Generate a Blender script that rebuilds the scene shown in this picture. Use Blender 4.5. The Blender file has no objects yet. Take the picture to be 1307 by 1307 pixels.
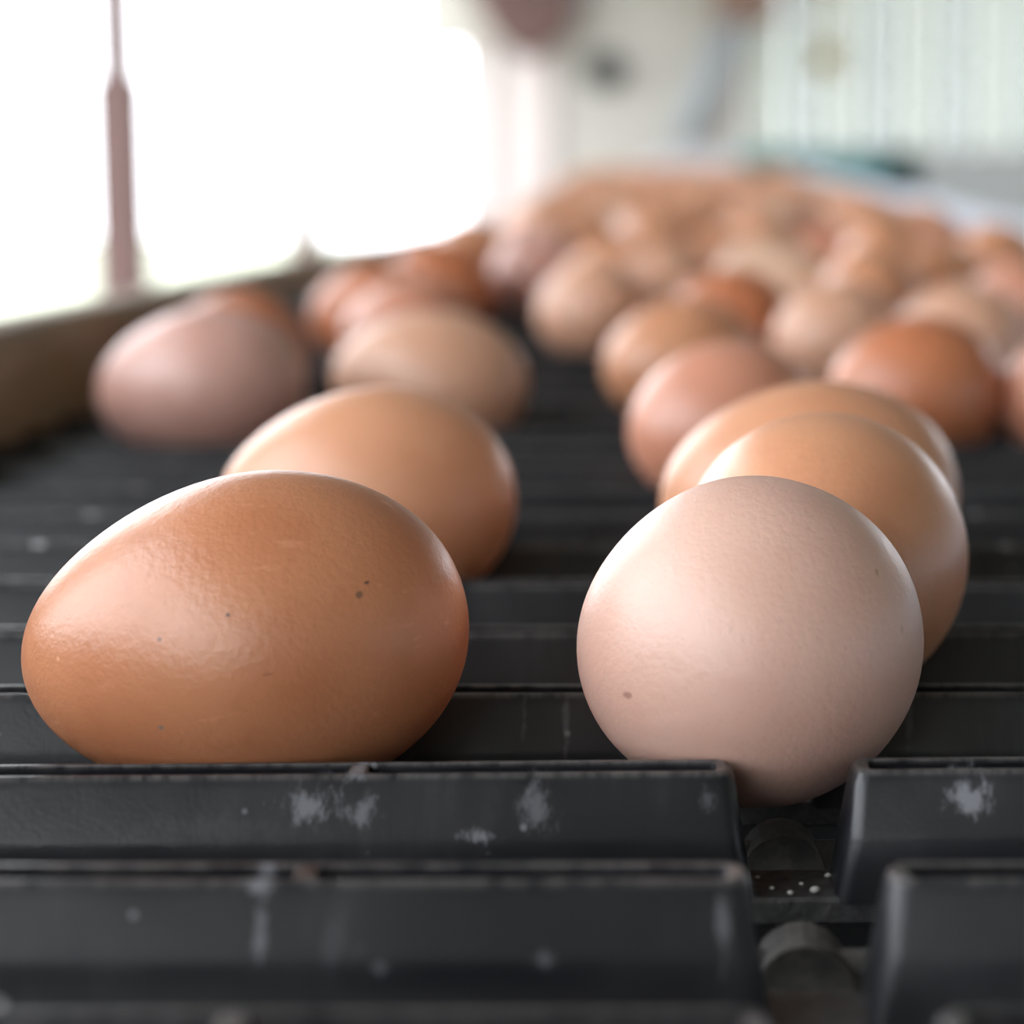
import bpy, bmesh, math, random
from mathutils import Vector, Matrix, Euler

# ------------------------------------------------------------------ camera, world, light, exposure
S = bpy.context.scene
COL = S.collection
MM = 0.001
CAM_H = 0.072                      # height of the lens above the plane of the slat rims
PITCH = math.radians(8.18)
FPX = 2900.0

cam = bpy.data.cameras.new('camera')
cam_o = bpy.data.objects.new('camera', cam)
COL.objects.link(cam_o)
cam.sensor_width = 36.0
cam.lens = 36.0 * FPX / 1307.0
cam.shift_x = -0.135
cam_o.location = (0, 0, CAM_H)
cam_o.rotation_euler = (math.pi / 2 - PITCH, 0, 0)
cam.clip_start = 0.01
cam.clip_end = 200
cam.dof.use_dof = True
cam.dof.focus_distance = 0.303
cam.dof.aperture_fstop = 12.0
S.camera = cam_o

world = bpy.data.worlds.new('overcast_sky')
S.world = world
world.use_nodes = True
bg = world.node_tree.nodes['Background']
bg.inputs['Color'].default_value = (0.90, 0.94, 1.0, 1)
bg.inputs['Strength'].default_value = 6.5

S.view_settings.view_transform = 'Standard'
S.view_settings.look = 'None'
S.view_settings.gamma = 1.0
S.view_settings.use_curve_mapping = False
S.view_settings.exposure = 0.0
S.cycles.use_denoising = True
S.cycles.max_bounces = 10
S.cycles.diffuse_bounces = 6
S.cycles.transparent_max_bounces = 8
S.cycles.caustics_reflective = False
S.cycles.caustics_refractive = False

rnd = random.Random(7)

# ------------------------------------------------------------------ helpers
def obj(name, bm, m, parent=None, smooth=False, loc=None, rot=None):
    me = bpy.data.meshes.new(name)
    bmesh.ops.recalc_face_normals(bm, faces=bm.faces)
    bm.to_mesh(me); bm.free()
    if smooth:
        for p in me.polygons: p.use_smooth = True
    return link(name, me, m, parent, loc, rot)

def link(name, me, m=None, parent=None, loc=None, rot=None):
    o = bpy.data.objects.new(name, me)
    COL.objects.link(o)
    if m is not None:
        if me.materials: me.materials[0] = m
        else: me.materials.append(m)
    if parent: o.parent = parent
    if loc is not None: o.location = loc
    if rot is not None: o.rotation_euler = rot
    return o

def empty(name, loc=(0, 0, 0), rot=(0, 0, 0)):
    o = bpy.data.objects.new(name, None)
    COL.objects.link(o)
    o.location = loc; o.rotation_euler = rot
    o.empty_display_size = 0.05
    return o

def tag(o, label=None, cat=None, group=None, kind=None):
    if label: o['label'] = label
    if cat: o['category'] = cat
    if group: o['group'] = group
    if kind: o['kind'] = kind
    return o

def add_box(bm, x0, x1, y0, y1, z0, z1, bevel=0.0, seg=1):
    r = bmesh.ops.create_cube(bm, size=1.0)
    vs = r['verts']
    for v in vs:
        v.co = Vector(((x0 + x1) / 2 + v.co.x * (x1 - x0), (y0 + y1) / 2 + v.co.y * (y1 - y0), (z0 + z1) / 2 + v.co.z * (z1 - z0)))
    if bevel > 0:
        es = list({e for v in vs for e in v.link_edges})
        bmesh.ops.bevel(bm, geom=es, offset=bevel, segments=seg, affect='EDGES', profile=0.5)

def box(name, x0, x1, y0, y1, z0, z1, m, parent=None, bevel=0.0, seg=1):
    bm = bmesh.new(); add_box(bm, x0, x1, y0, y1, z0, z1, bevel, seg)
    return obj(name, bm, m, parent)

def add_cyl(bm, p, q, r, n=20, r2=None, caps=True):
    p, q = Vector(p), Vector(q)
    d = q - p
    M = Matrix.Translation((p + q) / 2) @ d.to_track_quat('Z', 'Y').to_matrix().to_4x4()
    bmesh.ops.create_cone(bm, cap_ends=caps, segments=n, radius1=r, radius2=r if r2 is None else r2, depth=d.length, matrix=M)

def cyl(name, p, q, r, m, parent=None, n=20):
    bm = bmesh.new(); add_cyl(bm, p, q, r, n)
    o = obj(name, bm, m, parent)
    for f in o.data.polygons: f.use_smooth = len(f.vertices) == 4
    return o

# ------------------------------------------------------------------ materials
def mat(name, color, rough=0.5, metal=0.0, spec=0.5):
    m = bpy.data.materials.new(name); m.use_nodes = True
    b = m.node_tree.nodes['Principled BSDF']
    b.inputs['Base Color'].default_value = (*color, 1)
    b.inputs['Roughness'].default_value = rough
    b.inputs['Metallic'].default_value = metal
    b.inputs['Specular IOR Level'].default_value = spec
    return m

class NT:
    def __init__(s, m):
        s.t = m.node_tree; s.b = s.t.nodes.get('Principled BSDF')
    def n(s, kind, **kw):
        nd = s.t.nodes.new(kind)
        for k, v in kw.items(): setattr(nd, k, v)
        return nd
    def l(s, a, b): s.t.links.new(a, b)
    def math(s, op, a, b=None, c=None, clamp=False):
        nd = s.n('ShaderNodeMath', operation=op, use_clamp=clamp)
        for i, x in enumerate((a, b, c)):
            if x is None: continue
            if isinstance(x, (int, float)): nd.inputs[i].default_value = x
            else: s.l(x, nd.inputs[i])
        return nd.outputs[0]
    def noise(s, vec, scale, detail=3, rough=0.5):
        nd = s.n('ShaderNodeTexNoise')
        nd.inputs['Scale'].default_value = scale; nd.inputs['Detail'].default_value = detail
        nd.inputs['Roughness'].default_value = rough
        if vec is not None: s.l(vec, nd.inputs['Vector'])
        return nd
    def step(s, x, lo, hi, a=0.0, b=1.0):
        nd = s.n('ShaderNodeMapRange', interpolation_type='SMOOTHSTEP')
        nd.inputs[1].default_value = lo; nd.inputs[2].default_value = hi
        nd.inputs[3].default_value = a; nd.inputs[4].default_value = b
        s.l(x, nd.inputs[0]); return nd.outputs[0]
    def mix(s, f, a, b, blend='MIX'):
        nd = s.n('ShaderNodeMix', data_type='RGBA', blend_type=blend)
        if isinstance(f, (int, float)): nd.inputs[0].default_value = f
        else: s.l(f, nd.inputs[0])
        for i, x in ((6, a), (7, b)):
            if isinstance(x, tuple): nd.inputs[i].default_value = (*x, 1)
            else: s.l(x, nd.inputs[i])
        return nd.outputs[2]
    def mapping(s, vec, scale=(1, 1, 1), loc=(0, 0, 0)):
        nd = s.n('ShaderNodeMapping')
        nd.inputs['Scale'].default_value = scale; nd.inputs['Location'].default_value = loc
        s.l(vec, nd.inputs['Vector']); return nd.outputs[0]
    def bump(s, h, strength, dist):
        nd = s.n('ShaderNodeBump')
        nd.inputs['Strength'].default_value = strength; nd.inputs['Distance'].default_value = dist
        s.l(h, nd.inputs['Height']); s.l(nd.outputs[0], s.b.inputs['Normal'])

# black slat plastic: dust, droppings, drips (a stain is a shape in the plane x,z of a slat face near y)
STAINS = [  # x, y0, y1, z, half width, half height, strength   (mm)
    (-42, 262, 284, -3.6, 4.2, 2.4, .75), (-35.5, 262, 284, -4.4, 2.0, 2.4, .6), (-14, 262, 284, -4.0, 2.6, 3.2, .5),
    (-21, 262, 284, -7.3, 2.6, 1.0, .85), (39.5, 262, 284, -2.9, 3.2, 2.4, .8), (-36.5, 270, 281, 0, 1.3, 2.0, .8),
    (-40.6, 220, 240, -4.6, 0.9, 5.0, .6), (-41, 220, 240, -0.6, 1.6, 1.3, .75), (7.6, 220, 240, -4.5, 1.0, 4.5, .45),
    (-11, 220, 240, -7.4, 1.3, 1.0, .4), (-28, 220, 240, -8.4, 1.2, 0.9, .4), (-33, 220, 234, -5.5, 3, 3, .12),
    (7, 262, 284, -3.0, 1.0, 1.8, .3), (-53, 262, 284, -6.5, 16, 2.0, .06),
    (-12, 300, 322, -4.5, 0.7, 4.0, .3), (-18, 300, 322, -3.0, 0.5, 4.0, .22), (37, 300, 322, -4.0, 0.7, 4.0, .2),
]
def plastic():
    m = mat('black_slat_plastic', (0.012, 0.0125, 0.015), 0.36, 0, 0.5)
    T = NT(m)
    geo = T.n('ShaderNodeNewGeometry'); pos = geo.outputs['Position']
    sep = T.n('ShaderNodeSeparateXYZ'); T.l(pos, sep.inputs[0])
    nz = T.n('ShaderNodeSeparateXYZ'); T.l(geo.outputs['Normal'], nz.inputs[0])
    big = T.noise(pos, 45, 4, 0.6)
    streak = T.noise(T.mapping(pos, (1, .4, .12)), 420, 3, 0.6)
    dust = T.math('MULTIPLY', T.step(big.outputs[0], .42, .75), T.step(streak.outputs[0], .35, .8))
    col = T.mix(T.math('MULTIPLY', dust, .40), (0.010, 0.0105, 0.0135), (0.055, 0.054, 0.057))
    # rims rubbed pale
    tco = T.n('ShaderNodeTexCoord'); so = T.n('ShaderNodeSeparateXYZ'); T.l(tco.outputs['Object'], so.inputs[0])
    rub = T.math('MULTIPLY', T.step(so.outputs[2], -.0009, -.0001), T.step(streak.outputs[0], .30, .60))
    col = T.mix(T.math('MULTIPLY', rub, .55), col, (0.14, 0.13, 0.125))
    # crumbs and specks
    vor = T.n('ShaderNodeTexVoronoi'); vor.inputs['Scale'].default_value = 260
    T.l(pos, vor.inputs['Vector'])
    vs = T.n('ShaderNodeSeparateXYZ'); T.l(vor.outputs['Color'], vs.inputs[0])
    sp = T.math('MULTIPLY', T.step(vor.outputs['Distance'], .06, .16, 1, 0), T.step(vs.outputs[0], .78, .86))
    col = T.mix(T.math('MULTIPLY', sp, .5), col, (0.30, 0.31, 0.33))
    # droppings
    nd = T.noise(T.mapping(pos, (1, 1, .32)), 620, 6, 0.7)
    total = None
    for (x, y0, y1, z, hx, hz, st) in STAINS:
        dx = T.math('MULTIPLY', T.math('SUBTRACT', sep.outputs[0], x * MM), 1 / (hx * MM))
        dz = T.math('MULTIPLY', T.math('SUBTRACT', sep.outputs[2], z * MM), 1 / (hz * MM))
        r = T.math('SQRT', T.math('ADD', T.math('MULTIPLY', dx, dx), T.math('MULTIPLY', dz, dz)))
        r = T.math('ADD', r, T.math('MULTIPLY', T.math('SUBTRACT', nd.outputs[0], .5), 3.4))
        k = T.math('MULTIPLY', T.step(r, .1, 1.05, st * .8, 0),
                   T.math('MULTIPLY', T.math('GREATER_THAN', sep.outputs[1], y0 * MM), T.math('LESS_THAN', sep.outputs[1], y1 * MM)))
        total = k if total is None else T.math('MAXIMUM', total, k)
    col = T.mix(total, col, (0.27, 0.275, 0.30))
    T.l(col, T.b.inputs['Base Color'])
    fine = T.noise(pos, 1600, 2, 0.5)
    T.l(T.step(big.outputs[0], .3, .7, .30, .46), T.b.inputs['Roughness'])
    T.bump(fine.outputs[0], 0.12, 0.0003)
    return m

def egg_material(name, base, dark, marks=(), scuff=0.0, rough=0.36):
    m = mat(name, base, rough, 0, 0.68)
    T = NT(m)
    tc = T.n('ShaderNodeTexCoord'); v = tc.outputs['Object']
    info = T.n('ShaderNodeObjectInfo')
    off = T.n('ShaderNodeVectorMath', operation='ADD')
    comb = T.n('ShaderNodeCombineXYZ')
    T.l(info.outputs['Random'], comb.inputs[0]); T.l(info.outputs['Random'], comb.inputs[2])
    T.l(v, off.inputs[0]); T.l(comb.outputs[0], off.inputs[1]); v2 = off.outputs[0]
    cloud = T.noise(v2, 60, 3, 0.55)
    col = T.mix(T.step(cloud.outputs[0], .35, .72), base, dark)
    grain = T.noise(v2, 2200, 2, 0.6)
    col = T.mix(T.step(grain.outputs[0], .60, .76, 0, .30), col, tuple(c * .55 for c in dark))
    sp = T.n('ShaderNodeTexVoronoi'); sp.inputs['Scale'].default_value = 150; T.l(v2, sp.inputs['Vector'])
    ss = T.n('ShaderNodeSeparateXYZ'); T.l(sp.outputs['Color'], ss.inputs[0])
    k = T.math('MULTIPLY', T.step(sp.outputs['Distance'], .03, .07, 1, 0), T.step(ss.outputs[0], .82, .9))
    col = T.mix(T.math('MULTIPLY', k, .55), col, tuple(min(1, c * 1.9 + .1) for c in base))
    if scuff:
        sc = T.noise(T.mapping(v2, (.25, 1, 1.6)), 260, 4, 0.7)
        col = T.mix(T.step(sc.outputs[0], .60, .76, 0, scuff), col, tuple(min(1, c * 1.5 + .12) for c in base))
    if marks:
        s = T.n('ShaderNodeSeparateXYZ'); T.l(v, s.inputs[0])
        front = T.math('LESS_THAN', s.outputs[1], 0.0) if marks[0][5] == 'y' else None
        for (a, b, hw, hh, c, axis) in marks:
            u = s.outputs[0] if axis == 'y' else s.outputs[1]
            if axis == 'x': front = T.math('LESS_THAN', s.outputs[0], 0.0)
            dx = T.math('MULTIPLY', T.math('SUBTRACT', u, a * MM), 1 / (hw * MM))
            dz = T.math('MULTIPLY', T.math('SUBTRACT', s.outputs[2], b * MM), 1 / (hh * MM))
            r = T.math('SQRT', T.math('ADD', T.math('MULTIPLY', dx, dx), T.math('MULTIPLY', dz, dz)))
            r = T.math('ADD', r, T.math('MULTIPLY', T.math('SUBTRACT', grain.outputs[0], .5), .9))
            col = T.mix(T.math('MULTIPLY', T.step(r, .6, 1.1, .85, 0), front), col, c)
    T.l(col, T.b.inputs['Base Color'])
    hi = T.n('ShaderNodeHueSaturation')
    hgt = T.math('ADD', T.math('MULTIPLY', grain.outputs[0], .6), T.noise(v2, 900, 2, .5).outputs[0])
    T.bump(hgt, 0.24, 0.0004)
    T.b.inputs['Subsurface Weight'].default_value = 0.12
    T.b.inputs['Subsurface Radius'].default_value = (1.0, 0.45, 0.25)
    T.b.inputs['Subsurface Scale'].default_value = 0.004
    T.t.nodes.remove(hi)
    return m

def noisy(name, c1, c2, scale=8, rough=0.6, stretch=(1, 1, 1), metal=0.0, bump=0.0):
    m = mat(name, c1, rough, metal)
    T = NT(m)
    tc = T.n('ShaderNodeTexCoord')
    n = T.noise(T.mapping(tc.outputs['Object'], stretch), scale, 5, 0.6)
    T.l(T.mix(T.step(n.outputs[0], .3, .7), c1, c2), T.b.inputs['Base Color'])
    if bump: T.bump(n.outputs[0], bump, 0.002)
    return m

M_PLASTIC = plastic()
M_KNUCKLE = noisy('dusty_grey_plastic', (0.085, 0.079, 0.073), (0.035, 0.034, 0.034), 300, 0.7, bump=.2)
M_BAR = noisy('crumbed_black_plastic', (0.020, 0.020, 0.022), (0.06, 0.058, 0.058), 480, 0.5, bump=.3)
M_RAILWOOD = noisy('weathered_rail_wood', (0.34, 0.25, 0.155), (0.22, 0.165, 0.105), 14, 0.65, (6, .5, 6), bump=.1)
M_GALV = noisy('pale_galvanised_steel', (0.62, 0.67, 0.74), (0.52, 0.57, 0.63), 20, 0.45, metal=0.0)
M_DARK = mat('dark_steel', (0.007, 0.007, 0.008), 0.8, 0, .2)
M_CONCRETE = noisy('concrete', (0.22, 0.21, 0.20), (0.16, 0.155, 0.15), 4, 0.85)
M_CEIL = noisy('ceiling_paint', (0.36, 0.355, 0.34), (0.30, 0.295, 0.285), 2, 0.8)
M_WALL = noisy('cream_wall_paint', (0.57, 0.535, 0.49), (0.51, 0.475, 0.435), 3, 0.8)
M_POST = noisy('red_brown_paint', (0.15, 0.078, 0.07), (0.115, 0.06, 0.055), 12, 0.6, (1, 1, .2))
M_BELT = noisy('cream_belt', (0.42, 0.36, 0.30), (0.34, 0.29, 0.24), 40, 0.8)
M_PALEPOST = noisy('pale_pink_paint', (0.70, 0.60, 0.58), (0.64, 0.55, 0.53), 12, 0.6)
M_DADO = noisy('grey_board', (0.42, 0.43, 0.42), (0.36, 0.37, 0.36), 6, 0.7, (4, 4, .3))
M_PIPE = noisy('blue_grey_duct', (0.40, 0.44, 0.47), (0.34, 0.38, 0.41), 10, 0.5)
M_VENT = noisy('dark_grey_metal', (0.07, 0.075, 0.07), (0.05, 0.05, 0.05), 30, 0.5)
M_TEAL = noisy('teal_paint', (0.05, 0.30, 0.30), (0.04, 0.25, 0.26), 10, 0.5)
M_TEALDARK = mat('dark_teal_box', (0.015, 0.05, 0.05), 0.5)
M_OCHRE = mat('ochre_paint', (0.42, 0.31, 0.09), 0.5)
M_GRASS = noisy('grass', (0.31, 0.33, 0.23), (0.37, 0.385, 0.29), 1.5, 0.9)
M_WHITEPLASTIC = noisy('white_plastic', (0.72, 0.72, 0.74), (0.66, 0.66, 0.69), 10, 0.4)

def panel_material(name, c, f):
    m = mat(name, c, 0.45)
    T = NT(m)
    tr = T.n('ShaderNodeBsdfTranslucent'); tr.inputs[0].default_value = (*c, 1)
    mx = T.n('ShaderNodeMixShader'); mx.inputs[0].default_value = f
    out = T.t.nodes['Material Output']
    T.l(T.b.outputs[0], mx.inputs[1]); T.l(tr.outputs[0], mx.inputs[2]); T.l(mx.outputs[0], out.inputs[0])
    return m
M_SHEET = panel_material('pale_green_translucent_sheet', (0.74, 0.78, 0.70), .07)
M_SHEET2 = panel_material('pale_aqua_translucent_sheet', (0.66, 0.71, 0.67), .06)
M_VEIL = panel_material('glare_grading_sheet', (0.85, 0.82, 0.82), .13)
M_CURTAIN = panel_material('pale_curtain_sheet', (0.76, 0.73, 0.72), .085)

# ------------------------------------------------------------------ the barn (structure)
X0, X1, YB, YE, ZF, ZC = -0.90, 2.60, -1.6, 10.0, -0.90, 1.75
tag(box('floor', X0 - .1, X1 + .1, YB, YE + .1, ZF - .1, ZF, M_CONCRETE), kind='structure')
tag(box('ceiling', X0 - .1, X1 + .1, YB, YE + .1, ZC, ZC + .08, M_CEIL), kind='structure')
# left wall: low wall and header with an opening between red-brown posts, split by an added pier
SILL, HEAD = -0.36, 1.15
bm = bmesh.new()
add_box(bm, X0 - .1, X0, YB, YE + .1, ZF, SILL)
add_box(bm, X0 - .1, X0, YB, YE + .1, HEAD, ZC)
add_box(bm, X0 - .1, X0, .74, 1.25, SILL, HEAD)  # pier out of view, added to shape the highlights on the eggs
WL = tag(obj('wall_left', bm, M_WALL), kind='structure')
for k, y in enumerate((-0.25, 4.08, 6.24)):
    bm = bmesh.new()
    w = .032 if y < 6 else .016
    add_box(bm, X0 - .07, X0 - .01, y - w, y + w, SILL - .001, HEAD + .001, .004)
    add_box(bm, X0 - .085, X0 + .004, y - w - .006, y + w + .006, SILL - .001, .26, .004)
    obj('post', bm, M_POST, WL)
# unseen right wall, its high openings shaped to light the end wall
bm = bmesh.new()
add_box(bm, X1, X1 + .1, YB, YE + .1, ZF, .35)
add_box(bm, X1, X1 + .1, YB, YE + .1, .95, ZC)
add_box(bm, X1, X1 + .1, YB, 4.0, .35, .95)
WR = tag(obj('wall_right', bm, M_WALL), kind='structure')
for y in (4.3, 7.2, 10.0):
    box('post', X1 + .01, X1 + .09, y - .05, y + .05, .349, .951, M_POST, WR)
# wall added unseen behind the camera; left doorway placed for egg highlights
bm = bmesh.new()
add_box(bm, -.38, X1 + .1, YB - .1, YB, ZF, ZC)
add_box(bm, X0 - .1, -.75, YB - .1, YB, ZF, ZC)
add_box(bm, -.75, -.38, YB - .1, YB, .75, ZC)
tag(obj('wall_back', bm, M_WALL), kind='structure')
# end wall: cream wall, a bright opening at its left end, pale green sheets and grey boards at its right
WX0, WX1, WZ0, WZ1 = -0.895, -0.55, -0.20, 0.66
bm = bmesh.new()
add_box(bm, X0 - .1, WX0, YE, YE + .1, ZF, SILL)
add_box(bm, X0 - .1, WX0, YE, YE + .1, WZ1, ZC)
add_box(bm, WX0, WX1, YE, YE + .1, ZF, WZ0)
add_box(bm, WX0, WX1, YE, YE + .1, WZ1, ZC)
add_box(bm, WX1, .42, YE, YE + .1, ZF, ZC)
add_box(bm, .42, X1 + .1, YE, YE + .1, ZF, .225)
add_box(bm, .42, X1 + .1, YE, YE + .1, 1.45, ZC)
WE = tag(obj('wall_end', bm, M_WALL), kind='structure')
x = .42
i = 0
while x < X1 - .02:
    w = .165
    bm = bmesh.new()
    add_box(bm, x + .003, min(x + w, X1) - .003, YE + .03, YE + .036, .225, 1.45)
    for q in (.03, .082, .134):
        add_box(bm, x + q - .010, x + q + .010, YE + .012, YE + .031, .225, 1.45, .005)
    obj('sheet_panel', bm, (M_SHEET, M_SHEET2)[i % 2], WE)
    x += w; i += 1
x = .46
while x < X1 - .02:
    box('board', x + .004, min(x + .14, X1) - .004, YE - .02, YE + .001, ZF, .225, M_DADO, WE, .004)
    x += .14
# frame of the bright opening in the end wall
W1 = bmesh.new()
add_box(W1, WX0 - .006, WX0 + .008, YE - .03, YE + .05, WZ0, WZ1, .004)
add_box(W1, WX1 - .03, WX1 + .02, YE - .03, YE + .05, WZ0, WZ1, .004)
add_box(W1, WX0, WX1, YE - .03, YE + .05, WZ0 - .04, WZ0 + .02, .004)
w1 = tag(obj('window_1', W1, M_PALEPOST), kind='structure')
box('mullion', -.72, -.695, YE - .01, YE + .03, WZ0 + .02, WZ1, M_PALEPOST, w1, .003)
box('side_casing', WX1 + .02, WX1 + .13, YE - .035, YE + .001, WZ0 - .04, WZ1 + .02, M_PALEPOST, w1, .004)
# ground outside
box('curtain', WX0 + .075, WX0 + .155, YE + .065, YE + .070, WZ0 - .04, WZ1, M_VEIL, w1)  # brighter sheet added beside the curtain to grade the opening's glare
box('curtain', WX0 + .15, WX1 - .03, YE + .055, YE + .062, WZ0 - .04, WZ1, M_CURTAIN, w1)
for q in (-.735, -.665):
    box('curtain_batten', q - .008, q + .008, YE + .04, YE + .054, WZ0 - .04, WZ1, M_PALEPOST, w1)
tag(box('ground', -40, X0 - .1, -25, 45, ZF - .14, ZF - .04, M_GRASS), kind='structure')

# ------------------------------------------------------------------ fittings on the end wall
bm = bmesh.new()
pts = [(-.82, .98), (-.66, .70), (-.56, .615), (-.47, .62), (-.33, .74), (-.33, .98)]
fr = [bm.verts.new((x, YE - .14, z)) for x, z in pts]; bk = [bm.verts.new((x, YE, z)) for x, z in pts]
bm.faces.new(fr); bm.faces.new(list(reversed(bk)))
for q in range(len(pts)): bm.faces.new((fr[q], fr[(q + 1) % len(pts)], bk[(q + 1) % len(pts)], bk[q]))
o = obj('lintel_beam', bm, M_POST)
tag(o, 'red-brown timber beam across the top of the bright end opening', 'beam')
bm = bmesh.new()
add_cyl(bm, (-.20, YE, .56), (-.20, YE - .05, .56), .085, 28)
vt = tag(obj('round_vent', bm, M_VENT), 'round dark grey vent on the cream end wall', 'vent')
bm = bmesh.new()
for a in range(6):
    c, s = math.cos(a * math.pi / 3), math.sin(a * math.pi / 3)
    add_cyl(bm, (-.20 + .018 * c, YE - .055, .56 + .018 * s), (-.20 + .07 * c, YE - .055, .56 + .07 * s), .008, 8)
obj('vent_blade', bm, M_DARK, vt)
du = empty('duct_pipe', (.24, YE - .1, .5))
tag(du, 'blue-grey pipe running diagonally up the end wall', 'pipe')
pp = cyl('pipe', (-.11, .03, -.26), (.115, .03, .29), .05, M_PIPE, du)
for t in (.25, .8):
    p = Vector((-.11, .03, -.26)).lerp(Vector((.115, .03, .29)), t); d = Vector((.225, 0, .55)).normalized()
    cyl('collar', p - d * .015, p + d * .015, .056, M_PIPE, du)
    box('bracket', p.x - .02, p.x + .02, .06, .10, p.z - .015, p.z + .015, M_PIPE, du)
bx = box('wall_box', .28, .53, YE - .14, YE, .765, .93, noisy('brown_paint', (.30, .17, .13), (.24, .14, .10), 8), None, .012)
tag(bx, 'brown box mounted high on the end wall above the diagonal pipe', 'box')
box('box_lid', .29, .52, YE - .155, YE - .139, .775, .92, bx.active_material, bx, .006)
la = empty('wall_lamp', (.76, YE, .62)); tag(la, 'small ochre lamp hanging in front of the pale green sheets', 'lamp')
bm = bmesh.new(); add_cyl(bm, (0, -.06, -.06), (0, -.06, .04), .055, 20, .03); obj('lamp_shade', bm, M_OCHRE, la)
cyl('stem', (0, -.06, .04), (0, -.06, .30), .012, M_OCHRE, la, 10)
box('bracket', -.02, .02, -.07, .012, .28, .31, M_OCHRE, la)

# ------------------------------------------------------------------ belt geometry (millimetres, Y along the belt)
PITCH_MM = 44.2
def row_y(k): return 233.2 + PITCH_MM * k
def gap_y(n): return 255.3 + PITCH_MM * n
def rise(y):
    if y <= 760: return 0.0
    if y <= 820: return .06 * (y - 760) ** 2 / 120
    if y <= 1160: return 1.8 + .06 * (y - 820)
    return 22.2 + .022 * (y - 1160)
BLOCK = 109.0
GAPC = [17.8]
HALF_GAP = 7.25
XL, XR = -187.0, 186.0
TOPW, KINKZ, KINKY, BOTY, BOTZ = 3.3, -7.6, 6.4, 6.9, -16.0

# block mesh: a hollow channel with rounded ends, cross ribs and an inner floor
def block_mesh(L, ribs):
    bm = bmesh.new()
    def loop(hx, hy, z, r, n=4):
        r = min(r, hy - .05)
        pts = []
        for cx, cy, a0 in ((hx - r, hy - r, 0), (-hx + r, hy - r, 90), (-hx + r, -hy + r, 180), (hx - r, -hy + r, 270)):
            for i in range(n + 1):
                a = math.radians(a0 + 90 * i / n)
                pts.append(bm.verts.new(((cx + r * math.cos(a)) * MM, (cy + r * math.sin(a)) * MM, z * MM)))
        return pts
    h = L / 2
    spec = [(h + 2.3, BOTY, BOTZ, 2.0), (h + 1.6, BOTY - .1, -12, 2.0), (h + .9, KINKY + .25, -8.2, 2.1), (h + .75, KINKY - .1, -7.0, 2.2), (h + .1, TOPW + .75, -1.6, 2.2),
            (h - .35, TOPW + .25, -.45, 2.2), (h - .75, TOPW - .08, -.06, 2.0), (h - 1.1, TOPW - .35, 0, 1.9), (h - 1.5, TOPW - .75, -.04, 1.6),
            (h - 2.3, TOPW - .9, -.25, 1.0), (h - 2.5, TOPW - .35, -5.5, .8)]
    loops = [loop(*s) for s in spec]
    for a, b in zip(loops, loops[1:]):
        n = len(a)
        for i in range(n):
            bm.faces.new((a[i], a[(i + 1) % n], b[(i + 1) % n], b[i]))
    bm.faces.new(loops[-1]); bm.faces.new(list(reversed(loops[0])))
    bmesh.ops.recalc_face_normals(bm, faces=bm.faces)
    for rx in ribs:
        add_box(bm, (rx - 1.2) * MM, (rx + 1.2) * MM, -(TOPW - .75) * MM, (TOPW - .75) * MM, -5.6 * MM, -.12 * MM, .25 * MM)
    me = bpy.data.meshes.new('slat_block'); bm.to_mesh(me); bm.free()
    for p in me.polygons: p.use_smooth = True
    me.materials.append(M_PLASTIC)
    try:
        me.set_sharp_from_angle(angle=math.radians(38))
    except Exception: pass
    return me
spans = []
edges = [XL - HALF_GAP] + GAPC + [XR + HALF_GAP]
for a, b in zip(edges, edges[1:]):
    spans.append((a + HALF_GAP, b - HALF_GAP))
block_meshes = []
for a, b in spans:
    c = (a + b) / 2
    block_meshes.append((block_mesh(b - a, [x - c for x in (-168, -124, -84.5, -36.6, 72.2, 116, 160) if a < x < b]), c))
# base bar of a slat, with two raised lips
bm = bmesh.new()
add_box(bm, XL * MM, XR * MM, -6.2 * MM, 6.2 * MM, -19 * MM, -15.4 * MM, .5 * MM)
bar_me = bpy.data.meshes.new('slat'); bm.to_mesh(bar_me); bm.free(); bar_me.materials.append(M_BAR)
# hinge knuckle with rod, half-way between two slats, seen down the open gaps
bm = bmesh.new()
add_cyl(bm, (0, 17.5 * MM, -20.0 * MM), (0, 26.5 * MM, -20.0 * MM), 5.6 * MM, 22)
add_cyl(bm, (-8.5 * MM, 22 * MM, -19.5 * MM), (8.5 * MM, 22 * MM, -19.5 * MM), 3.2 * MM, 16)
kn_me = bpy.data.meshes.new('hinge_knuckle'); bm.to_mesh(kn_me); bm.free(); kn_me.materials.append(M_KNUCKLE)

conv = empty('egg_conveyor', (0, .15, ZF))
tag(conv, 'black slatted egg conveyor carrying brown eggs between side rails', 'conveyor')
def cpart(name, me, loc, rot=(0, 0, 0)):
    return link(name, me, None, conv, Vector(loc) - conv.location, rot)
NROW = 21
for k in range(-2, NROW):
    y = row_y(k); z = rise(y)
    roll = math.radians(-.45) if k == 1 else math.radians(rnd.uniform(-.1, .1))
    slope = math.atan2(rise(y + 5) - rise(y - 5), 10)
    s = cpart('slat', bar_me, (0, y * MM, z * MM), (slope, roll, 0))
    for me, cx in block_meshes:
        b = link('slat_block', me, None, s, (cx * MM, 0, 0), (0, 0, math.radians(rnd.uniform(-.12, .12))))
    for g in GAPC:
        if XL < g < XR:
            link('hinge_knuckle', kn_me, None, s, (g * MM, 0, 0))
YS, YT = .105, 1.175
def cbox(name, x0, x1, y0, y1, z0, z1, m, bevel=0.0):
    c = conv.location
    return box(name, x0 - c.x, x1 - c.x, y0 - c.y, y1 - c.y, z0 - c.z, z1 - c.z, m, conv, bevel)
RXL, RXR = -.189, .189
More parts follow.
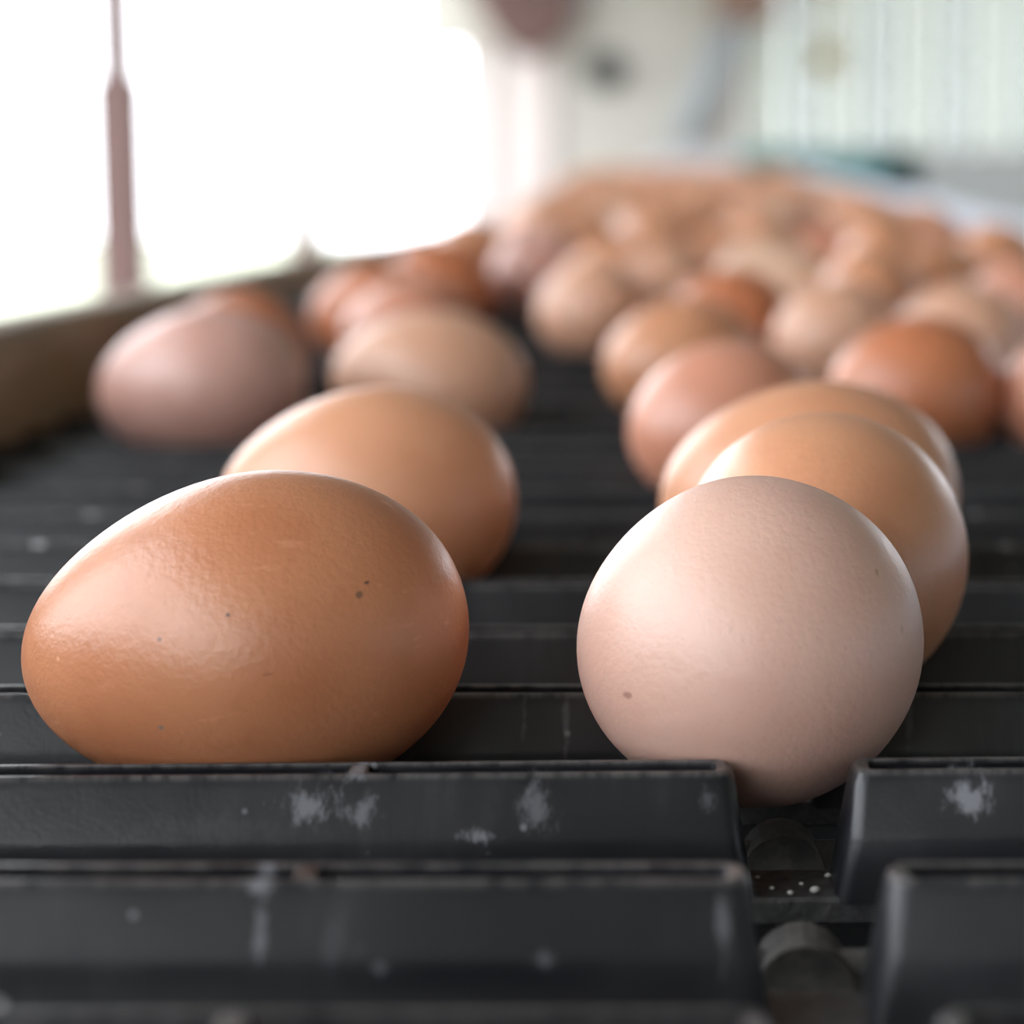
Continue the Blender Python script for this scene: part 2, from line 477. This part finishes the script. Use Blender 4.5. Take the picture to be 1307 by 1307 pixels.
lr = cbox('side_rail', RXL - .02, RXL, YS, 3.05, -.075, .031, M_RAILWOOD, .003)
lr['label'] = 'brown wooden side rail along the window side'
# right rail follows the rise of the belts
def ribbon_rail(x0, x1, ys, lo, hi):
    bm = bmesh.new(); prev = None
    for y in ys:
        z = rise(y * 1000) * MM
        v = [bm.verts.new((x, y, zz)) for x, zz in ((x0, z + lo), (x1, z + lo), (x1, z + hi), (x0, z + hi))]
        if prev:
            for i in range(4): bm.faces.new((prev[i], prev[(i + 1) % 4], v[(i + 1) % 4], v[i]))
        else: bm.faces.new(v)
        prev = v
    bm.faces.new(list(reversed(prev)))
    bmesh.ops.translate(bm, verts=bm.verts, vec=-conv.location)
    return bm
rr = obj('side_rail', ribbon_rail(RXR, RXR + .012, [YS + i * (3.05 - YS) / 30 for i in range(31)], -.07, .032), M_GALV, conv)
rr['label'] = 'pale galvanised side rail on the right'
cbox('bed', RXL, RXR, YS, YT, -.075, -.068, M_DARK)
for x in (RXL - .012, RXR + .008):
    for y in (.22, 1.1, 2.0, 2.95):
        cbox('leg', x - .02, x + .02, y - .02, y + .02, ZF, -.06, M_DARK)

# second, plain belt that brings the crowd of eggs
FX0, FX1, FY0, FY1 = -.105, .186, 1.185, 3.0
feed = empty('feed_belt', (0, FY0, ZF))
tag(feed, 'far feed belt packed with brown eggs behind the black slats', 'conveyor')
bm = bmesh.new(); prev = None
for i in range(25):
    y = FY0 + (FY1 - FY0) * i / 24; z = (rise(y * 1000) - 9) * MM
    v = [bm.verts.new((x, y - FY0, zz - ZF)) for x, zz in ((FX0, z - .012), (FX1, z - .012), (FX1, z), (FX0, z))]
    if prev:
        for j in range(4): bm.faces.new((prev[j], prev[(j + 1) % 4], v[(j + 1) % 4], v[j]))
    else: bm.faces.new(v)
    prev = v
bm.faces.new(list(reversed(prev)))
obj('belt', bm, M_BELT, feed)
for y in (FY0 + .02, FY1 - .02):
    z = (rise(y * 1000) - 9) * MM
    bm = bmesh.new(); add_cyl(bm, (FX0, y - FY0, z - .032 - ZF), (FX1, y - FY0, z - .032 - ZF), .02, 20); obj('roller', bm, M_DARK, feed)
for x in (FX0 + .02, FX1 - .02):
    for y in (1.35, 2.9):
        box('leg', x - .015, x + .015, y - .015 - FY0, y + .015 - FY0, 0, (rise(y * 1000) - 20) * MM - ZF, M_DARK, feed)
bm = bmesh.new()
add_box(bm, FX0, FX0 + .004, .0, FY1 - FY0, (rise(1185) - 30) * MM - ZF, (rise(1185) - 9) * MM - ZF)
obj('edge_strip', bm, M_RAILWOOD, feed)

# ------------------------------------------------------------------ machine beyond the belts
mc = empty('egg_washer', (.33, 4.1, ZF))
tag(mc, 'teal egg washing machine with dark control box beyond the feed belt', 'machine')
T0 = -ZF
box('body', -.20, .12, -.2, .2, T0 - .25, T0 + .105, M_TEAL, mc, .015, 2)
box('hood', -.185, .105, -.18, .18, T0 + .105, T0 + .135, noisy('grey_teal_paint', (.22, .36, .36), (.18, .31, .31), 10), mc, .012, 2)
box('control_box', .06, .125, -.24, -.2, T0 + .03, T0 + .13, M_TEALDARK, mc, .006)
for x in (-.17, .09):
    for y in (-.17, .17): box('leg', x - .02, x + .02, y - .02, y + .02, 0, T0 - .249, M_DARK, mc)
# white chute plate standing at the far end of the feed belt
ch = empty('chute', (.05, 3.1, ZF)); tag(ch, 'pale lavender-white chute hood at the far end of the egg crowd', 'chute')
bm = bmesh.new()
pts = [(-.09, 0), (.09, 0), (.09, .985), (.06, 1.012), (.02, 1.022), (-.03, 1.018), (-.07, 1.0), (-.09, .97)]
fr = [bm.verts.new((x, -.0, z)) for x, z in pts]; bk = [bm.verts.new((x, .35, z)) for x, z in pts]
bm.faces.new(fr); bm.faces.new(list(reversed(bk)))
for i in range(len(pts)):
    bm.faces.new((fr[i], fr[(i + 1) % len(pts)], bk[(i + 1) % len(pts)], bk[i]))
obj('hood', bm, M_WHITEPLASTIC, ch)

# ------------------------------------------------------------------ eggs
def egg_mesh(a, b, k, nu, nv):
    me = bpy.data.meshes.new('egg')
    vs, fs = [], []
    vs.append((-a, 0, 0))
    for i in range(1, nu):
        t = math.pi * i / nu; x = -math.cos(t)
        r = b * math.sin(t) * (1 + k * x) * (1 - .02 * math.sin(2 * t) ** 2)
        for j in range(nv):
            p = 2 * math.pi * j / nv
            vs.append((a * x, r * math.cos(p), r * math.sin(p)))
    vs.append((a, 0, 0)); last = len(vs) - 1
    for j in range(nv):
        fs.append((0, 1 + (j + 1) % nv, 1 + j))
        o = 1 + (nu - 2) * nv
        fs.append((o + j, o + (j + 1) % nv, last))
    for i in range(nu - 2):
        for j in range(nv):
            p = 1 + i * nv + j; q = 1 + i * nv + (j + 1) % nv
            fs.append((p, q, q + nv, p + nv))
    me.from_pydata([(x * MM, y * MM, z * MM) for x, y, z in vs], [], fs)
    for p in me.polygons: p.use_smooth = True
    return me, [Vector(v) for v in vs]

def profile(x, y):
    """top of the slats (mm) at a point of the belt"""
    k = round((y - 233.2) / PITCH_MM)
    if k > NROW - 1: return -15.0
    base = rise(row_y(k))
    if any(abs(x - g) < HALF_GAP + .3 for g in GAPC): return base - 15.0
    d = abs(y - row_y(k))
    if d <= TOPW: return base
    if d <= KINKY: return base + KINKZ * (d - TOPW) / (KINKY - TOPW)
    return base - 16.0

def settle(verts, R, x, y, slats=True):
    best = -1e9
    for v in verts:
        w = R @ v
        if w.z > 0: continue
        g = profile(x + w.x, y + w.y) if slats else rise(y + w.y) - 9
        best = max(best, g - w.z)
    return best

placed = []          # (x, y, z, axis, a, b, name)
def spheres(e):
    x, y, z, ax, a, b = e[:6]
    c = Vector((x, y, z)); d = a - b * .93
    return [(c + ax * (-d - .6), b * .90), (c, b * 1.0), (c + ax * d, b * .97)]
def clash(e):
    worst = 0
    for f in placed:
        if abs(f[0] - e[0]) > 70 or abs(f[1] - e[1]) > 70: continue
        for p, r in spheres(e):
            for q, s in spheres(f):
                worst = max(worst, r + s - (p - q).length)
    return worst

def egg(x, y, yaw, tilt, a, b, k, m, label, slats=True, group=None, hi=True, mesh=None, dz=0.0):
    me, vs = mesh if mesh else egg_mesh(a, b, k, 48 if hi else 24, 64 if hi else 28)
    R = Euler((0, math.radians(-tilt), math.radians(yaw)), 'XYZ').to_matrix()
    z = settle(vs, R, x, y, slats) + .6 + dz
    e = (x, y, z, R @ Vector((1, 0, 0)), a, b, label)
    c = clash(e)
    if group is None and c > .4: print('EGG CLASH %.1f mm: %s' % (c, label))
    placed.append(e)
    o = link('egg', me, m, None, (x * MM, y * MM, z * MM), (0, math.radians(-tilt), math.radians(yaw)))
    tag(o, label, 'egg', group)
    return o

def px_x(px, n=None, y=None):
    y = gap_y(n) if y is None else y
    d = y * math.cos(PITCH) + 55 * math.sin(PITCH)
    return (px - 830) / FPX * d

BR = (0.03, .02, .015)
E_TERRA = egg_material('eggshell_terracotta', (0.52, 0.215, 0.105), (0.46, 0.175, 0.080),
    marks=((18.6, 6.6, .55, .5, (.16, .08, .05), 'y'), (19.6, 7.8, .35, .25, BR, 'y'), (2.6, 7.0, .30, .30, BR, 'y'), (-6.5, 5.0, .35, .3, (.15, .07, .05), 'y'),
           (-8.5, -6.4, .45, .35, (.20, .17, .16), 'y'), (6.5, -1.0, .8, .15, (.28, .11, .05), 'y')), scuff=.34, rough=.34)
E_PINK = egg_material('eggshell_pale_pink', (0.68, 0.43, 0.34), (0.64, 0.385, 0.30),
    marks=((-19.4, -1.1, .5, .55, (.34, .17, .13), 'y'), (14.5, 9.6, .35, .5, (.46, .25, .14), 'y'), (16.6, 1.8, .35, .7, (.56, .33, .22), 'y')), rough=.40)
E_TAN = egg_material('eggshell_orange_tan', (0.64, 0.305, 0.165), (0.59, 0.265, 0.14))
E_SAND = egg_material('eggshell_sandy_tan', (0.66, 0.32, 0.18), (0.61, 0.28, 0.15))
E_ROSE = egg_material('eggshell_rose', (0.60, 0.27, 0.175), (0.55, 0.235, 0.145))
E_MAUVE = egg_material('eggshell_mauve', (0.62, 0.36, 0.295), (0.57, 0.315, 0.25))
E_RUST = egg_material('eggshell_rust', (0.53, 0.19, 0.085), (0.48, 0.16, 0.07))
E_BEIGE = egg_material('eggshell_beige', (0.66, 0.37, 0.245), (0.61, 0.33, 0.21))
E_APRICOT = egg_material('eggshell_apricot', (0.72, 0.36, 0.21), (0.67, 0.315, 0.175))
E_CREAM = egg_material('eggshell_cream', (0.72, 0.47, 0.33), (0.67, 0.42, 0.28))

egg(px_x(313, 1), gap_y(1), 0, 8, 30.0, 22.1, .11, E_TERRA, 'large terracotta brown egg lying sideways at the front left, dark specks on shell')
egg(px_x(957, 1), gap_y(1), 12, 8, 23.3, 22.3, .04, E_PINK, 'pale pinkish egg end-on at the front right, resting over the slot between slat blocks')
egg(px_x(468, 4), gap_y(4), 0, 4, 28.6, 22.0, .10, E_SAND, 'tan egg lying sideways directly behind the large terracotta egg')
egg(px_x(1051, 2), gap_y(2), 86, 2, 25.5, 22.1, .06, E_TAN, 'orange-tan egg directly behind the pale pinkish front egg')
egg(px_x(1033, 4), gap_y(4), 6, 3, 28.8, 22.2, .08, E_SAND, 'sandy tan egg third back in the right column, peeking over the orange-tan egg')
egg(px_x(925, 7), gap_y(7), 20, 3, 24.6, 22.0, .08, E_ROSE, 'rosy brown egg fourth back in the right column, left of the sandy egg')
egg(px_x(257, 9), gap_y(9), 0, 5, 30.0, 23.2, .10, E_MAUVE, 'mauve-pink egg at far left beside the wooden rail', dz=.5)
egg(px_x(300, 12), gap_y(12), 10, 3, 25.5, 22.2, .10, E_RUST, 'orange-brown egg hidden behind the mauve-pink egg at the wooden rail')
egg(px_x(548, 10), gap_y(10), 0, -4, 30.0, 22.0, .12, E_BEIGE, 'beige egg lying sideways behind the tan egg of the left group')
egg(px_x(475, 15), gap_y(15), 0, 2, 25, 21.6, .1, E_RUST, 'dark rust egg half hidden beside the left rail behind the pink one')
egg(px_x(522, 13), gap_y(13), 20, 2, 25, 22.0, .1, E_ROSE, 'pink egg right behind the beige sideways egg')
egg(px_x(556, 17), gap_y(17), 0, 2, 27, 22.0, .1, E_RUST, 'orange egg behind and right of the pink one of the left group')
egg(px_x(688, 18), gap_y(18), 50, 2, 25, 22.0, .1, E_MAUVE, 'pinkish egg at the left edge of the far crowd')
egg(px_x(757, 15), gap_y(15), 15, 2, 23.5, 21.6, .1, E_BEIGE, 'pale egg with bright highlight at the front left corner of the crowd')
egg(px_x(868, 11), gap_y(11), 28, 2, 26.5, 22.0, .1, E_TAN, 'orange egg just behind and left of the rosy brown egg')
egg(px_x(930, 14), gap_y(14), 8, 2, 24.5, 22.0, .1, E_RUST, 'russet egg behind the orange and rosy brown eggs, middle of the crowd front')
egg(px_x(1065, 13), gap_y(13), 18, 2, 23.5, 21.8, .1, E_BEIGE, 'light tan egg behind the rosy brown egg, left of the rust egg')
egg(px_x(1167, 9), gap_y(9), 10, 3, 25.5, 22.2, .1, E_RUST, 'rust orange egg with white highlight at right of the sandy egg')
egg(px_x(1390, 9), gap_y(9), 0, 3, 26.2, 22.0, .1, E_ROSE, 'rose egg cut by the right edge of the picture')
egg(px_x(1222, 13), gap_y(13), -24, 3, 26.0, 22.0, .1, E_BEIGE, 'tan egg behind the rust orange egg near the pale right rail')
egg(px_x(975, 17), gap_y(17), 35, 2, 25, 22.0, .1, E_CREAM, 'cream egg with pale highlight in the middle of the crowd')
egg(px_x(846, 16), gap_y(16), 15, 2, 25, 22.0, .1, E_BEIGE, 'beige egg in the crowd behind the orange egg')

# the crowd: the last rows of the slats, then the feed belt
CROWD = 'blurred brown egg in the dense crowd at the far end of the belts'
crowd_mats = [E_TAN, E_SAND, E_APRICOT, E_TAN, E_ROSE, E_APRICOT, E_CREAM, E_SAND]
lo = [egg_mesh(26.5, 21.6, .1, 20, 24), egg_mesh(25.5, 21.3, .08, 20, 24), egg_mesh(27.0, 21.8, .12, 20, 24)]
lodim = [(26.5, 21.6), (25.5, 21.3), (27.0, 21.8)]
def crowd_egg(x, y, yaw, slats):
    i = rnd.randrange(3); a, b = lodim[i]
    R = Euler((0, 0, math.radians(yaw)), 'XYZ').to_matrix()
    z = settle(lo[i][1], R, x, y, slats) + .95
    e = (x, y, z, R @ Vector((1, 0, 0)), a, b, '')
    ext = abs(math.cos(math.radians(yaw))) * a + abs(math.sin(math.radians(yaw))) * b
    if x + ext > 186 or (not slats and x - ext < -103): return False
    if clash(e) > .15: return False
    placed.append(e)
    m = rnd.choice(crowd_mats)
    me = lo[i][0]
    key = (i, m.name)
    if key not in variants:
        c = me.copy(); c.materials.clear(); c.materials.append(m); variants[key] = c
    o = link('egg', variants[key], None, None, (x * MM, y * MM, z * MM), (0, 0, math.radians(yaw)))
    tag(o, CROWD, 'egg', 'brown eggs crowded at the far end')
    if slats: on_slats.append((y, x, o, m.name))
    return True
variants = {}
on_slats = []
n_crowd = 0
for n in range(15, 21):
    for _ in range(160):
        x = rnd.uniform(-98 if n > 17 else (-60 if n > 16 else 20), 165)
        if n == 15 and not (40 < x): continue
        yaw = rnd.choice((0, 5, -6, 10, 70, 85, -75))
        if n_crowd < 290 and crowd_egg(x, gap_y(n), yaw, True): n_crowd += 1
y = 1212.0
while y < 2960:
    for _ in range(90):
        if n_crowd >= 285: break
        x = rnd.uniform(-90, 166)
        if crowd_egg(x, y + rnd.uniform(-10, 10), rnd.uniform(-90, 90), False): n_crowd += 1
    y += 20
print('CROWD', n_crowd)

# crowd eggs still on the slats can be counted along their row
ORD = ['', 'first', 'second', 'third', 'fourth', 'fifth', 'sixth', 'seventh', 'eighth', 'ninth']
HUE = {'terracotta': 'terracotta', 'orange_tan': 'orange-tan', 'sandy_tan': 'sandy', 'rose': 'rosy', 'rust': 'rust', 'beige': 'beige', 'cream': 'cream', 'apricot': 'apricot', 'mauve': 'mauve-pink'}
for n in range(15, 21):
    row = sorted([e[0] for e in placed if abs(e[1] - gap_y(n)) < 1], reverse=True)
    for (y, x, o, mn) in on_slats:
        if abs(y - gap_y(n)) < 1:
            hue = HUE[mn.replace('eggshell_', '').split('.')[0]]
            where = 'last slat row' if n == 20 else ORD[21 - n] + '-last slat row'
            if n == 19: where = 'second-last slat row'
            o['label'] = '%s egg, %s from the right rail in the %s before the feed belt' % (hue, ORD[row.index(x) + 1], where)

# crumbs of shell and droppings lying on the base bars and rims around the open slot
bm = bmesh.new()
for (x, y, z, q) in ((20.5, 273.2, -15.3, .55), (17.4, 272.5, -15.3, .35), (22.6, 279.5, -15.3, .4), (13.6, 279.0, -15.3, .3), (15.2, 274.6, -15.3, .3), (24.0, 276.4, -15.3, .35),
                     (19.0, 276.5, -15.3, .25), (12.4, 272.8, -15.3, .3), (-59, 191.9, .1, .8), (-57.4, 191.8, .1, .5), (16.5, 320.2, -15.3, .3), (20, 317.6, -15.3, .3)):
    M = Matrix.Translation((x * MM, y * MM, z * MM + q * .85 * MM + .0001)) @ Matrix.Diagonal((1.25, 1, .8, 1))
    bmesh.ops.create_icosphere(bm, subdivisions=1, radius=q * MM, matrix=M)
cr = obj('crumbs', bm, mat('pale_crumb', (.50, .49, .47), .8))
tag(cr, 'tiny pale crumbs scattered on the black slats around the open slot', 'crumbs', None, 'stuff')
